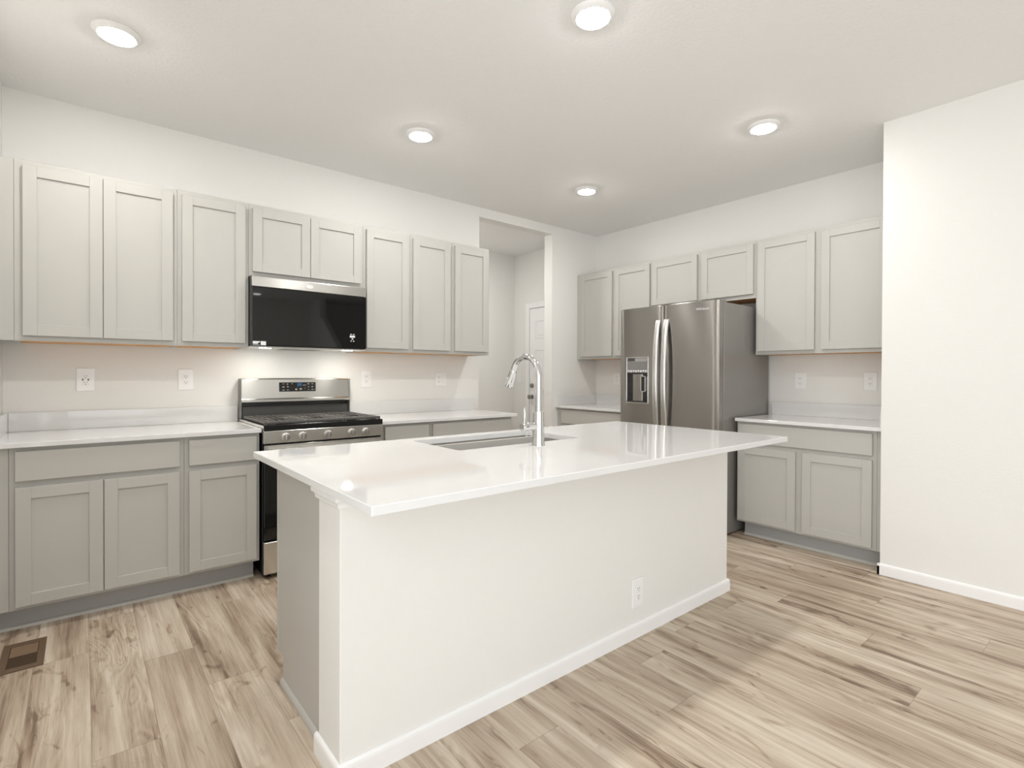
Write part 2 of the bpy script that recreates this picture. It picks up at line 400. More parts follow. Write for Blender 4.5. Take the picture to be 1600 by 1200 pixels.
# ------------------------------------------------------------------ cabinets
def shaker(bm, x0, x1, z0, z1, yf, th=.02, fr=.056):
    """five-piece door, front face at local y = yf"""
    yb = yf+th
    for b in ((x0, x0+fr, yf, yb, z0, z1), (x1-fr, x1, yf, yb, z0, z1),
              (x0+fr, x1-fr, yf, yb, z0, z0+fr), (x0+fr, x1-fr, yf, yb, z1-fr, z1)):
        box(bm, *b, bev=.0011)
    box(bm, x0+fr-.004, x1-fr+.004, yf+.009, yb-.003, z0+fr-.004, z1-fr+.004)
def cabinet(name, label, x0, x1, z0, z1, depth, doors, drawers=(), rotz=0, base=False, fillers=(), group=None, ply=True, toe=True, toe_x=None):
    loc = (x0, -.001, 0) if rotz == 0 else (-.001, x0, 0)
    w = abs(x1-x0)
    t = thing(name, label, 'cabinet', loc, rotz, group)
    o_ = (lambda v: v-x0) if rotz == 0 else (lambda v: x0-v)     # world coordinate along the run -> local x
    bv = .0012
    e = .0004
    if base:
        bm = B((e, w-e, -depth, 0, .112, .889), bev=bv)
        obj('body', bm, 'cab', t)
        if toe:
            ta, tb = (0, w) if toe_x is None else toe_x
            bm = B((ta, tb, -depth+.072, -depth+.085, .0, .1115))
            obj('toe_kick', bm, 'toe', t)
            bm = bmesh.new()
            prism(bm, [(0, 0), (.013, 0), (.0125, .006), (.010, .012), (.005, .016), (0, .0175)], ta, tb, lambda u, v, s: (s, -depth+.0718-u, v))
            obj('shoe_molding', bm, 'cab', t)  # lighter grey than the toe kick stands in for light it catches
    else:
        lip = .0035
        bm = B((e, w-e, -depth, 0, z0+lip, z1), bev=bv)
        box(bm, e, w-e, -depth, -depth+.019, z0, z0+lip+.002)
        box(bm, e, .013, -depth+.019, 0, z0, z0+lip+.002); box(bm, w-.013, w-e, -depth+.019, 0, z0, z0+lip+.002)
        obj('body', bm, 'cab', t)
        obj('bottom_panel', B((.0135, w-.0135, -depth+.0195, -.001, z0+.0018, z0+lip-.0002)), 'ply', t)['label'] = 'bare wood underside'
    for (a, b) in fillers:
        a, b = sorted((o_(a), o_(b)))
        obj('filler', B((a, b, -depth+.0005, -depth+.02, (.112 if base else z0), (.889 if base else z1)), bev=bv), 'cab', t)
    for (a, b, za, zb) in doors:
        a, b = sorted((o_(a), o_(b)))
        bm = bmesh.new(); shaker(bm, a, b, za, zb, -depth-.0215)
        obj('door', bm, 'cab', t)
    for (a, b, za, zb) in drawers:
        a, b = sorted((o_(a), o_(b)))
        obj('drawer_front', B((a, b, -depth-.0215, -depth-.0015, za, zb), bev=.0015), 'cab', t)
    return t
UZ0, UZ1 = 1.411, 2.344
DT, DBt = 2.318, 1.438
UB = 'upper cabinets on the range wall'
cabinet('upper_cabinet', 'wide grey two-door upper cabinet at far left, against the left wall', -4.834, -4.124, UZ0, UZ1, .329,
        [(-4.801, -4.476, DBt, DT), (-4.472, -4.147, DBt, DT)], fillers=[(-4.902, -4.8345)], group=UB)
cabinet('upper_cabinet', 'single-door grey upper cabinet just left of the microwave', -4.124, -3.733, UZ0, UZ1, .329, [(-4.101, -3.755, DBt, DT)], group=UB)
cabinet('upper_cabinet', 'short two-door grey cabinet directly above the microwave', -3.733, -2.957, 1.876, UZ1, .329,
        [(-3.711, -3.347, 1.906, DT), (-3.343, -2.979, 1.906, DT)], group=UB)
cabinet('upper_cabinet', 'single-door grey upper cabinet just right of the microwave', -2.957, -2.568, UZ0, UZ1, .329, [(-2.935, -2.589, DBt, DT)], group=UB)
cabinet('upper_cabinet', 'single-door grey upper cabinet, middle of the three right of the microwave', -2.568, -2.179, UZ0, UZ1, .329, [(-2.548, -2.202, DBt, DT)], group=UB)
cabinet('upper_cabinet', 'single-door grey upper cabinet at the end next to the hall opening', -2.179, -1.791, UZ0, UZ1, .329, [(-2.156, -1.812, DBt, DT)], group=UB)
UR = 'upper cabinets on the fridge wall'
Rz = -PI/2
cabinet('upper_cabinet', 'tall two-door grey upper cabinet in the corner, left of the fridge', -.031, -.982, UZ0, UZ1, .319,
        [(-.073, -.505, DBt, DT), (-.541, -.971, DBt, DT)], rotz=Rz, fillers=[(-.002, -.0305)], group=UR)
cabinet('upper_cabinet', 'short two-door grey cabinet above the stainless fridge', -.982, -1.995, 1.876, UZ1, .319,
        [(-.997, -1.473, 1.908, DT), (-1.517, -1.979, 1.908, DT)], rotz=Rz, group=UR)
cabinet('upper_cabinet', 'tall two-door grey upper cabinet at right, beside the white wall', -1.995, -2.928, UZ0, UZ1, .319,
        [(-2.016, -2.442, DBt, DT), (-2.488, -2.910, DBt, DT)], rotz=Rz, fillers=[(-2.9285, -2.967)], group=UR)
BD = .612
QT, QB = .698, .130
DRT, DRB = .870, .728
BB_ = 'base cabinets on the range wall'
cabinet('base_cabinet', 'two-door grey base cabinet at far left with one wide drawer', -4.834, -4.126, 0, 0, BD,
        [(-4.811, -4.482, QB, QT), (-4.478, -4.149, QB, QT)], [(-4.811, -4.149, DRB, DRT)], base=True, fillers=[(-4.902, -4.8345)], group=BB_, toe_x=(-.068, .708))
cabinet('base_cabinet', 'narrow single-door grey base cabinet left of the range, one drawer', -4.126, -3.736, 0, 0, BD,
        [(-4.104, -3.755, QB, QT)], [(-4.104, -3.755, DRB, DRT)], base=True, group=BB_, toe_x=(0, .372))
cabinet('base_cabinet', 'narrow grey base cabinet directly right of the range', -2.952, -2.556, 0, 0, BD,
        [(-2.923, -2.571, QB, QT)], [(-2.923, -2.571, DRB, DRT)], base=True, group=BB_)
cabinet('base_cabinet', 'wide grey base cabinet at the end by the hall opening', -2.556, -1.762, 0, 0, BD,
        [(-2.535, -2.161, QB, QT), (-2.157, -1.784, QB, QT)], [(-2.535, -1.784, DRB, DRT)], base=True, group=BB_)
BR = 'base cabinets on the fridge wall'
cabinet('base_cabinet', 'grey corner base cabinet left of the fridge, mostly behind the island', -.031, -.985, 0, 0, BD,
        [(-.073, -.505, QB, QT), (-.541, -.965, QB, QT)], [(-.073, -.965, DRB, DRT)], base=True, rotz=Rz, fillers=[(-.003, -.0305)], group=BR)
cabinet('base_cabinet', 'two-door grey base cabinet at right beside the white wall, wide drawer', -1.996, -2.926, 0, 0, BD,
        [(-2.010, -2.433, QB, QT), (-2.479, -2.903, QB, QT)], [(-2.010, -2.903, DRB, DRT)], base=True, rotz=Rz, fillers=[(-2.9265, -2.9655)], group=BR, toe_x=(.03, .969))

# ------------------------------------------------------------------ quartz worktops with low backsplashes
CT, CB, BS = .914, .8895, 1.020
def worktop(label, slab, splashes):
    o = thing('countertop', label, 'countertop', ((slab[0]+slab[1])/2, (slab[2]+slab[3])/2, CB), 0, 'white quartz countertops')
    cx, cy = o.location[0], o.location[1]
    sh = lambda b: (b[0]-cx, b[1]-cx, b[2]-cy, b[3]-cy, b[4]-CB, b[5]-CB)
    obj('slab', B(sh(slab+(CB, CT)), bev=.0022, seg=2), 'quartz', o)
    for s in splashes:
        obj('backsplash', B(sh(s+(CT+.0003, BS)), bev=.0012), 'quartz', o)
    return o
worktop('white quartz countertop left of the range', (-4.903, -3.732, -.648, -.001), [(-4.882, -3.732, -.021, -.001), (-4.903, -4.8825, -.640, -.001)])
worktop('white quartz countertop between the range and the hall opening', (-2.955, -1.722, -.648, -.001), [(-2.955, -1.722, -.021, -.001)])
worktop('white quartz countertop in the corner left of the fridge', (-.651, -.001, -.990, -.001), [(-.021, -.001, -.990, -.0215), (-.640, -.001, -.021, -.001)])
worktop('white quartz countertop right of the fridge, beside the white wall', (-.651, -.001, -2.967, -1.994), [(-.021, -.001, -2.9465, -1.994), (-.640, -.001, -2.967, -2.947)])

# ------------------------------------------------------------------ island
KX0, KX1, KY0, KY1 = -3.967, -1.684, -2.490, -2.307
hw = thing('half_wall', 'white half wall along the front of the island', 'half wall', ((KX0+KX1)/2, (KY0+KY1)/2, 0))
hx, hy = hw.location[0], hw.location[1]
obj('wall_panel', B((KX0-hx, KX1-hx, KY0-hy, KY1-hy, 0, .8885), bev=.004, seg=2), 'wall', hw)
def ring_profile(bm, prof, lo, hi, dx, dy):
    """profile (out, z) wrapped round left end, front and right end of the half wall"""
    x0, x1, y0, y1 = lo[0], hi[0], lo[1], hi[1]
    rows = []
    for (u, z) in prof:
        rows.append([bm.verts.new((px-dx, py-dy, z)) for px, py in ((x0-u, y1), (x0-u, y0-u), (x1+u, y0-u), (x1+u, y1))])
    n = len(prof)
    for i in range(n):
        for k in range(3):
            bm.faces.new((rows[i][k], rows[i][k+1], rows[(i+1) % n][k+1], rows[(i+1) % n][k]))
    bm.faces.new([r[0] for r in rows]); bm.faces.new([r[3] for r in rows][::-1])
bm = bmesh.new(); ring_profile(bm, [(u+.0003, v) for u, v in BBP], (KX0, KY0), (KX1, KY1+.01), hx, hy)
obj('baseboard', bm, 'trim', hw)['label'] = 'white baseboard'
bm = bmesh.new(); ring_profile(bm, [(.0003, .842), (.0075, .842), (.009, .846), (.0095, .852), (.013, .860), (.020, .865), (.0225, .866), (.0225, .8885), (.0003, .8885)], (KX0, KY0), (KX1, KY1+.01), hx, hy)
obj('cap_molding', bm, 'trim', hw)['label'] = 'white cove molding under the worktop'

IX0, IX1, IY0, IY1 = -3.944, -1.700, -2.305, -1.783
ic = thing('island_cabinet', 'grey island cabinet behind the white half wall, under the sink', 'cabinet', ((IX0+IX1)/2, (IY0+IY1)/2, 0))
ix, iy = ic.location[0], ic.location[1]
L = lambda b: (b[0]-ix, b[1]-ix, b[2]-iy, b[3]-iy, b[4], b[5])
def end_panel(x0, x1):
    bm = bmesh.new()
    pr = [(IY0, 0), (IY1-.052, 0), (IY1-.052, .112), (IY1, .112), (IY1, .8885), (IY0, .8885)]
    prism(bm, pr, x0, x1, lambda u, v, s: (s-ix, u-iy, v))
    return bm
obj('end_panel', end_panel(IX0, IX0+.016), 'cab', ic)
obj('end_panel', end_panel(IX1-.016, IX1), 'cab', ic)
obj('back_panel', B(L((IX0+.017, IX1-.017, IY0, IY0+.012, 0, .888))), 'cab', ic)
obj('floor_panel', B(L((IX0+.017, IX1-.017, IY0+.0125, IY1-.02, .112, .130))), 'cab', ic)
obj('toe_kick', B(L((IX0+.0165, IX1-.0165, IY1-.075, IY1-.060, 0, .111))), 'cab', ic)
obj('face_frame', B(L((IX0-.004, IX1+.004, IY1+.0005, IY1+.0195, .112, .8885)), bev=.001), 'cab', ic)
bm = bmesh.new(); prism(bm, [(0, 0), (.011, 0), (.0105, .010), (.008, .018), (.004, .024), (0, .026)], IY0, IY1-.045, lambda u, v, s: (IX0-.0003-u-ix, s-iy, v))
obj('shoe_molding', bm, 'cab', ic)
n = 5; wd = (IX1-IX0-.04)/n
for k in range(n):
    a = IX0+.02+k*wd
    bm = bmesh.new(); shaker(bm, -(a+wd-.006-ix), -(a+.006-ix), .13, .698, 0)
    for v in bm.verts: v.co.x, v.co.y = -v.co.x, -v.co.y
    for v in bm.verts: v.co.y += IY1+.042-iy
    obj('door', bm, 'cab', ic)
    obj('drawer_front', B(L((a+.006, a+wd-.006, IY1+.0215, IY1+.0415, .728, .87)), bev=.0015), 'cab', ic)

# island slab with sink cut-out
TX0, TX1, TY0, TY1 = -4.005, -1.620, -2.795, -1.6195
SX0, SX1, SY0, SY1 = -3.300, -2.545, -2.130, -1.712
def rrect(x0, x1, y0, y1, r, k=6):
    pts = []
    for cx, cy, a0 in ((x1-r, y1-r, 0), (x0+r, y1-r, 90), (x0+r, y0+r, 180), (x1-r, y0+r, 270)):
        for i in range(k+1):
            a = math.radians(a0+90*i/k); pts.append((cx+r*math.cos(a), cy+r*math.sin(a)))
    return pts
TZ0, TZ1 = .8895, .914
it = thing('island_countertop', 'white quartz island countertop with an undermount sink cut-out', 'countertop', ((TX0+TX1)/2, (TY0+TY1)/2, TZ0))
tx, ty = it.location[0], it.location[1]
bm = bmesh.new()
inner = rrect(SX0, SX1, SY0, SY1, .018)
bv = .0022
outer_t = rrect(TX0+bv, TX1-bv, TY0+bv, TY1-bv, .002); outer_s = rrect(TX0, TX1, TY0, TY1, .003)
def loop(pts, z): return [bm.verts.new((x-tx, y-ty, z-TZ0)) for x, y in pts]
it_t, it_b = loop(inner, TZ1), loop(inner, TZ0)
o_t, o_s1, o_s0 = loop(outer_t, TZ1), loop(outer_s, TZ1-bv), loop(outer_s, TZ0)
N = len(inner)
for k in range(N):
    j = (k+1) % N
    bm.faces.new((it_t[k], it_t[j], o_t[j], o_t[k])); bm.faces.new((o_t[k], o_t[j], o_s1[j], o_s1[k]))
    bm.faces.new((o_s1[k], o_s1[j], o_s0[j], o_s0[k])); bm.faces.new((o_s0[k], o_s0[j], it_b[j], it_b[k])); bm.faces.new((it_b[k], it_b[j], it_t[j], it_t[k]))
obj('slab', bm, 'quartz', it)

# undermount sink
sk = thing('kitchen_sink', 'rectangular undermount stainless sink set in the island', 'sink', ((SX0+SX1)/2, (SY0+SY1)/2, .665))
sx, sy = sk.location[0], sk.location[1]
bm = bmesh.new()
zz = lambda z: z-.665
def ring(e, r, z): return [bm.verts.new((x-sx, y-sy, zz(z))) for x, y in rrect(SX0-e, SX1+e, SY0-e, SY1+e, r)]
R0 = [ring(.024, .03, .8845), ring(.024, .03, .8885), ring(.004, .02, .8885), ring(.003, .02, .874), ring(-.001, .022, .70), ring(-.008, .03, .68), ring(-.03, .04, .671), ring(-.17, .03, .668)]
for r0, r1 in zip(R0, R0[1:]):
    for k in range(len(r0)):
        j = (k+1) % len(r0); bm.faces.new((r0[k], r0[j], r1[j], r1[k]))
bm.faces.new(R0[-1])
so = obj('bowl', bm, 'sink', sk, True)
bm = bmesh.new(); lathe(bm, [(.056, .0035), (.056, .0065), (.044, .0065), (.040, .0045), (0, .0040)], n=32)
obj('drain', bm, 'chrome', sk, True)

# pull-down faucet
fx, fy = -2.911, -2.212
fc = thing('faucet', 'chrome pull-down faucet with a high arched neck behind the sink', 'faucet', (fx, fy, .9143))
bm = bmesh.new(); lathe(bm, [(.0315, 0), (.0315, .004), (.030, .008), (.0285, .06), (.0262, .150), (.0255, .158), (.018, .1595), (0, .1596)], n=40)
obj('body', bm, 'chrome', fc, True, angle=30)
Rr = .094; zc = .9143+.335-.0   # arch centre height
zc = 1.237-.9143
path = [(0, 0, .158), (0, 0, .22), (0, 0, .28)] + [(0, Rr-Rr*math.cos(a), zc+Rr*math.sin(a)) for a in [PI*i/22 for i in range(0, 21)]]
bm = bmesh.new(); tube(bm, path, .0147, 20)
obj('neck', bm, 'chrome', fc, True)
p1 = Vector(path[-1]); t1 = (Vector(path[-1])-Vector(path[-2])).normalized()
t1 = Vector((0, t1.y+.10, t1.z)).normalized()
bm = bmesh.new(); tube(bm, [p1-t1*.002, p1+t1*.001, p1+t1*.004, p1+t1*.012, p1+t1*.03, p1+t1*.083, p1+t1*.086, p1+t1*.0865], [.0155, .0170, .0180, .0182, .0190, .0225, .0215, .016], 24)
obj('spray_head', bm, 'chrome', fc, True)
bm = bmesh.new()
tube(bm, [p1+t1*.0867, p1+t1*.088], [.0165, .0160], 24)
obj('spray_face', bm, 'dark', fc, True)
hz = 1.004-.9143
bm = bmesh.new(); tube(bm, [(-.02, 0, hz), (-.068, 0, hz), (-.070, 0, hz), (-.072, 0, hz), (-.099, 0, hz), (-.102, 0, hz)], [.0195, .0195, .0165, .0195, .0195, .017], 24)
obj('handle_hub', bm, 'chrome', fc, True)
bm = bmesh.new(); tube(bm, [(-.086, 0, hz+.012), (-.086, .000, hz+.04), (-.084, .0, hz+.088), (-.084, 0, hz+.092)], [.0058, .0062, .0072, .005], 16)
obj('lever', bm, 'chrome', fc, True)

# ------------------------------------------------------------------ outlets and switch
def outlet(label, loc, rotz, gfci=False, gang=1, tall=.137, wide=.086):
    """local: plate faces -y, centred on the origin"""
    t = thing('wall_outlet', label, 'outlet', loc, rotz, 'white wall outlets')
    w2, h2 = wide/2, tall/2
    obj('cover_plate', B((-w2, w2, -.007, -.0005, -h2, h2), bev=.003, seg=2), 'plastic', t)
    cx = 0 if gang == 1 else -.023
    bm = bmesh.new(); box(bm, cx-.0168, cx+.0168, -.0092, -.0072, -.0335, .0335, bev=.0015)
    obj('receptacle', bm, 'plastic', t)
    bm = bmesh.new()
    for s in (.019, -.019):
        for dx, hh in ((-.0064, .0042), (.0064, .0034)):
            box(bm, cx+dx-.0012, cx+dx+.0012, -.0097, -.0093, s+.003-hh, s+.003+hh)
        tube(bm, [(cx, -.0097, s-.0085), (cx, -.0093, s-.0085)], .0026, 10)
    if gfci:
        for dx in (-.0125, .0125):
            box(bm, cx+dx-.003, cx+dx+.003, -.0097, -.0093, -.0055, .0055)
    obj('slots', bm, 'slot', t)
    if gang == 2:
        obj('switch_paddle', B((.023-.0168, .023+.0168, -.0095, -.0072, -.0335, .0335), bev=.0015), 'plastic', t)
    for s in (.048, -.048):
        bm = bmesh.new(); tube(bm, [(cx, -.0078, s), (cx, -.0071, s)], .003, 12)
        obj('screw', bm, 'plastic', t)
    return t
outlet('white GFCI outlet on the wall above the far left counter', (-4.549, 0, 1.204), 0, gfci=True)
outlet('white outlet above the counter, nearest left of the range', (-4.037, 0, 1.203), 0)
outlet('white outlet on the wall just right of the range', (-2.786, 0, 1.203), 0)
outlet('wide double-gang outlet plate near the hall opening', (-2.080, 0, 1.196), 0, gang=2, wide=.118, tall=.122)
outlet('white outlet in the corner, half hidden by the fridge', (0, -.305, 1.197), Rz)
outlet('white outlet beside the fridge, left of the pair at right', (0, -2.214, 1.200), Rz)
outlet('white outlet above the right counter, nearest the white wall', (0, -2.709, 1.203), Rz)
outlet('white outlet low on the front of the island half wall', (-2.523, KY0, .210), 0)
ls = thing('light_switch', 'white light switch on the hall wall beside the door', 'light switch', (HX, 1.268, 1.204), Rz)
obj('cover_plate', B((-.043, .043, -.007, -.0005, -.066, .066), bev=.003, seg=2), 'plastic', ls)
obj('paddle', B((-.0168, .0168, -.0100, -.0072, -.0335, .0335), bev=.002), 'plastic', ls)

# ------------------------------------------------------------------ floor register
fr = thing('floor_vent', 'brown metal floor vent set in the planks at lower left', 'floor vent', (-4.767, -.895, 0))
bm = bmesh.new()
VX, VY, vx, vy = .073, .150, .048, .114
for b in ((-VX, -vx, -VY, VY), (vx, VX, -VY, VY), (-vx, vx, -VY, -vy), (-vx, vx, vy, VY)):
    box(bm, b[0], b[1], b[2], b[3], .0003, .005, bev=.001)
obj('frame', bm, 'bronze', fr)
obj('well', B((-vx, vx, -vy, vy, .0002, .0006)), 'black', fr)
obj('damper', B((-vx+.002, vx-.002, .0, vy-.002, .0012, .0022)), 'bronze2', fr)['label'] = 'closed brown damper plate'
bm = bmesh.new()
nl = 15
for k in range(nl):
    y = -vy+.005+(vy-.008)*k/(nl-1)
    box(bm, -vx, vx, y-.0011, y+.0011, .0028, .0042)
obj('louvers', bm, 'bronze', fr)

# ------------------------------------------------------------------ range
RX0, RX1 = -3.7265, -2.9605
rw = RX1-RX0
rg = thing('gas_range', 'stainless freestanding gas range with black grates under the microwave', 'range', (RX0, -.012, 0))
yy = lambda y: y+.012       # world y -> local
def LB(x0, x1, y0, y1, z0, z1): return (x0, x1, yy(y0), yy(y1), z0, z1)
obj('body', B(LB(0, rw, -.640, -.0125, .03, .888), bev=.003), 'black', rg)
for x in (.04, rw-.04):
    for y in (-.60, -.06):
        bm = bmesh.new(); tube(bm, [(x, yy(y), 0), (x, yy(y), .031)], .016, 12)
        obj('foot', bm, 'black', rg)
# cooktop pan with raised stainless side rims
bm = B(LB(.004, rw-.004, -.668, -.10, .8885, .920), bev=.004)
obj('cooktop', bm, 'black', rg)
for xa in (0, rw-.0038):
    obj('side_rim', B(LB(xa, xa+.0038, -.668, -.02, .889, .930), bev=.001), 'steel_h', rg)['label'] = 'stainless side rim'
obj('front_edge', B(LB(.001, rw-.001, -.674, -.6685, .898, .934), bev=.002), 'black', rg)
# control panel with knobs
cp = obj('control_panel', B(LB(.0, rw, -.676, -.6405, .822, .8975), bev=.002), 'steel_h', rg)
for kx in (-3.600, -3.499, -3.341, -3.183, -3.085):
    x = kx-RX0
    kb = bmesh.new()
    tube(kb, [(x, yy(-.6765), .857), (x, yy(-.680), .857), (x, yy(-.682), .857), (x, yy(-.698), .857), (x, yy(-.700), .857)], [.025, .0245, .021, .0195, .018], 28)
    box(kb, x-.0055, x+.0055, yy(-.7125), yy(-.699), .857-.0185, .857+.0185, bev=.002)
    obj('knob', kb, 'knob', rg, True)
# oven door
od = obj('oven_door', B(LB(.003, rw-.003, -.672, -.6405, .236, .812), bev=.004), 'blackglass', rg)
obj('door_band', B(LB(.003, rw-.003, -.6745, -.6725, .742, .811), bev=.001), 'steel_h', od)['label'] = 'stainless band across the door top'
for xa in (.012, rw-.034):
    obj('handle_bracket', B(LB(xa, xa+.022, -.716, -.6750, .765, .793), bev=.003), 'mid', od)
bm = bmesh.new(); tube(bm, [(.034, yy(-.722), .779), (rw-.034, yy(-.722), .779)], .0135, 20)
obj('handle_bar', bm, 'handle', od, True)
obj('storage_drawer', B(LB(.003, rw-.003, -.672, -.6405, .032, .226), bev=.004), 'steel_h', rg)
# backguard: raised curved stainless console over a black slot and dark riser
obj('riser', B(LB(.012, rw-.012, -.078, -.013, .889, 1.012)), 'dark', rg)
obj('vent_slot', B(LB(.012, rw-.012, -.060, -.013, 1.0125, 1.040)), 'black', rg)
bm = bmesh.new()
nseg = 24
prof = lambda s: .006*(1-(2*s-1)**2)            # console top bows up in the middle
rows = []
for i in range(nseg+1):
    s = i/nseg; x = .003+(rw-.006)*s; dz = .006*(1-(2*s-1)**4)
    pts = [(-.013, 1.042), (-.096, 1.042), (-.100, 1.046), (-.100, 1.060), (-.094, 1.064), (-.088, 1.070), (-.078, 1.196+dz), (-.072, 1.204+dz), (-.062, 1.207+dz), (-.013, 1.207+dz)]
    rows.append([bm.verts.new((x, yy(y), z)) for y, z in pts])
for r0, r1 in zip(rows, rows[1:]):
    for k in range(len(r0)):
        j = (k+1) % len(r0); bm.faces.new((r0[k], r0[j], r1[j], r1[k]))
bm.faces.new(rows[0]); bm.faces.new(rows[-1][::-1])
bgd = obj('backguard', bm, 'steel_h', rg, True, angle=25)
for xa in (-.001, rw-.0028):
    obj('end_cap', B(LB(xa, xa+.0038, -.098, -.013, .93, 1.208), bev=.001), 'mid', rg)
# display, tilted with the console face
tilt = math.atan2(.010, .126)
dx0, dx1 = -3.476-RX0, -3.219-RX0
dp = obj('display', B((dx0, dx1, -.0012, .0, -.033, .033), bev=.0005), 'blackglass', bgd)
dp.location = (0, yy(-.0845), 1.148); dp.rotation_euler = (-tilt, 0, 0)
bm = B((dx0+.122, dx0+.156, -.0020, -.0013, .004, .030))
obj('clock', bm, 'blue', bgd).location = dp.location
bgd.children[-1].rotation_euler = dp.rotation_euler
text_mesh('clock_digits', '4:27', .012, 'digits', bgd, (dx0+.139, yy(-.0845)-.0024, 1.148+.0165), (PI/2-tilt, 0, 0), .0002)
bm = bmesh.new()
for (u, v, w, h) in ((.028, .022, .014, .003), (.056, .022, .012, .003), (.088, .022, .010, .004), (.028, 0, .013, .007), (.058, 0, .012, .006), (.028, -.022, .018, .004), (.058, -.022, .013, .004),
                     (.116, -.018, .015, .009), (.148, -.016, .016, .010), (.176, .012, .022, .004), (.204, .021, .014, .005), (.234, .021, .012, .003), (.204, 0, .008, .006), (.232, 0, .010, .007), (.204, -.021, .008, .004), (.232, -.020, .013, .005), (.249, -.020, .005, .004)):
    box(bm, dx0+u-w/2, dx0+u+w/2, -.0018, -.0013, v-h/2, v+h/2)
bt = obj('button_marks', bm, 'printdim', bgd); bt.location = dp.location; bt.rotation_euler = dp.rotation_euler
bm = bmesh.new()
for (u, v, w, h) in ((.056, .014, .010, .005), (.176, -.010, .010, .006), (.120, -.006, .006, .003)):
    box(bm, dx0+u-w/2, dx0+u+w/2, -.0018, -.0013, v-h/2, v+h/2)
bt = obj('red_marks', bm, 'printred', bgd); bt.location = dp.location; bt.rotation_euler = dp.rotation_euler
# burners
for (x, y, r) in ((.17, -.51, .045), (.17, -.23, .036), (rw/2, -.37, .05), (rw-.17, -.51, .05), (rw-.17, -.23, .034)):
    bm = bmesh.new(); lathe(bm, [(r*1.25, 0), (r*1.25, .006), (r*.95, .008), (r*.95, .013), (r*.9, .018), (0, .019)], (x, yy(y), .9203), 28)
    obj('burner', bm, 'black', rg, True)
# grates: left, centre and right cast-iron sections
gx = [(.010, .262), (.266, rw-.266), (rw-.262, rw-.010)]
for (a, b) in gx:
    bm = bmesh.new(); y0, y1 = -.655, -.112; z0, z1 = .938, .953
    bw = .013
    for bx in ((a, b, y0, y0+bw), (a, b, y1-bw, y1), (a, a+bw, y0+bw, y1-bw), (b-bw, b, y0+bw, y1-bw), (a+bw, b-bw, (y0+y1)/2-bw/2, (y0+y1)/2+bw/2)):
        box(bm, bx[0], bx[1], yy(bx[2]), yy(bx[3]), z0, z1, bev=.002)
    n = 7
    for k in range(1, n):
        x = a+(b-a)*k/n
        for (ya, yb) in ((y0+bw, y0+.19 if k in (3, 4) else y0+.262), (y1-.19 if k in (3, 4) else y1-.262, y1-bw)):
            if k in (3, 4):
                box(bm, x-.006, x+.006, yy(ya), yy(yb-.07 if ya < -.4 else yb), z0+.002, z1, bev=.002)
            else:
                box(bm, x-.006, x+.006, yy(ya), yy(yb), z0+.002, z1, bev=.002)
    for x in (a+.006, b-.006):
        for y in (y0+.006, y1-.006):
            box(bm, x-.006, x+.006, yy(y-.006), yy(y+.006), .9203, z0+.001)
    obj('grate', bm, 'iron', rg)

# ------------------------------------------------------------------ microwave
MX0, MX1 = -3.7315, -2.9585
mw = MX1-MX0
mo = thing('microwave', 'black glass over-the-range microwave with a stainless top band', 'microwave', (MX0, -.002, 1.415))
yy = lambda y: y+.002; zq = lambda z: z-1.415
def ML(x0, x1, y0, y1, z0, z1): return (x0, x1, yy(y0), yy(y1), zq(z0), zq(z1))
obj('body', B(ML(0.002, mw-.002, -.372, -.003, 1.424, 1.8745), bev=.002), 'dark', mo)
obj('bottom_plate', B(ML(0.0, mw, -.382, -.003, 1.4155, 1.4235), bev=.002), 'steel_h', mo)
obj('door', B(ML(.004, mw-.004, -.400, -.3735, 1.4245, 1.8015), bev=.004, seg=2), 'blackglass', mo)
tb = obj('top_band', B(ML(.004, mw-.004, -.400, -.3735, 1.8035, 1.8695), bev=.004, seg=2), 'steel_h', mo)
bm = bmesh.new(); tube(bm, [(-3.366-MX0, yy(-.4005), zq(1.836)), (-3.366-MX0, yy(-.4012), zq(1.836))], .013, 28)
for v in bm.verts: v.co.x = (v.co.x-(-3.366-MX0))*1.9+(-3.366-MX0)
obj('emblem', bm, 'print', tb)
dr = [c for c in mo.children if c.name.startswith('door')][0]
bm = B(ML(-3.677-MX0, -3.645-MX0, -.4010, -.4005, 1.423+.004, 1.453))
obj('energy_sticker', bm, 'print', dr)['label'] = 'small square white sticker'
bm = bmesh.new()
for (a, b, z, h) in ((-3.724, -3.682, 1.448, .004), (-3.724, -3.690, 1.442, .0025), (-3.724, -3.694, 1.437, .0025), (-3.724, -3.682, 1.428, .0012)):
    box(bm, a-MX0, b-MX0, yy(-.4010), yy(-.4005), zq(z-h), zq(z+h))
obj('sticker_print', bm, 'print', dr)
bm = bmesh.new()
for (a, b, z, h) in ((-3.083, -3.070, 1.527, .0024), (-3.062, -3.050, 1.527, .0024), (-3.086, -3.047, 1.511, .0075), (-3.072, -3.060, 1.494, .0045), (-3.080, -3.072, 1.478, .003), (-3.062, -3.052, 1.478, .003)):
    box(bm, a-MX0, b-MX0, yy(-.4010), yy(-.4005), zq(z-h), zq(z+h))
obj('control_icons', bm, 'print', dr)
for x in (.115, mw-.09):
    bm = B((x-.035, x+.035, yy(-.276), yy(-.256), -.0006, .0003), bev=.0004)
    obj('cooktop_lamp', bm, 'hood_lens', mo)['label'] = 'lit cooktop lamp'
bm = bmesh.new()
for k in range(9):
    box(bm, .24+.030*k, .262+.030*k, yy(-.225), yy(-.06), -.0010, .0003)
obj('filter', bm, 'mid', mo)

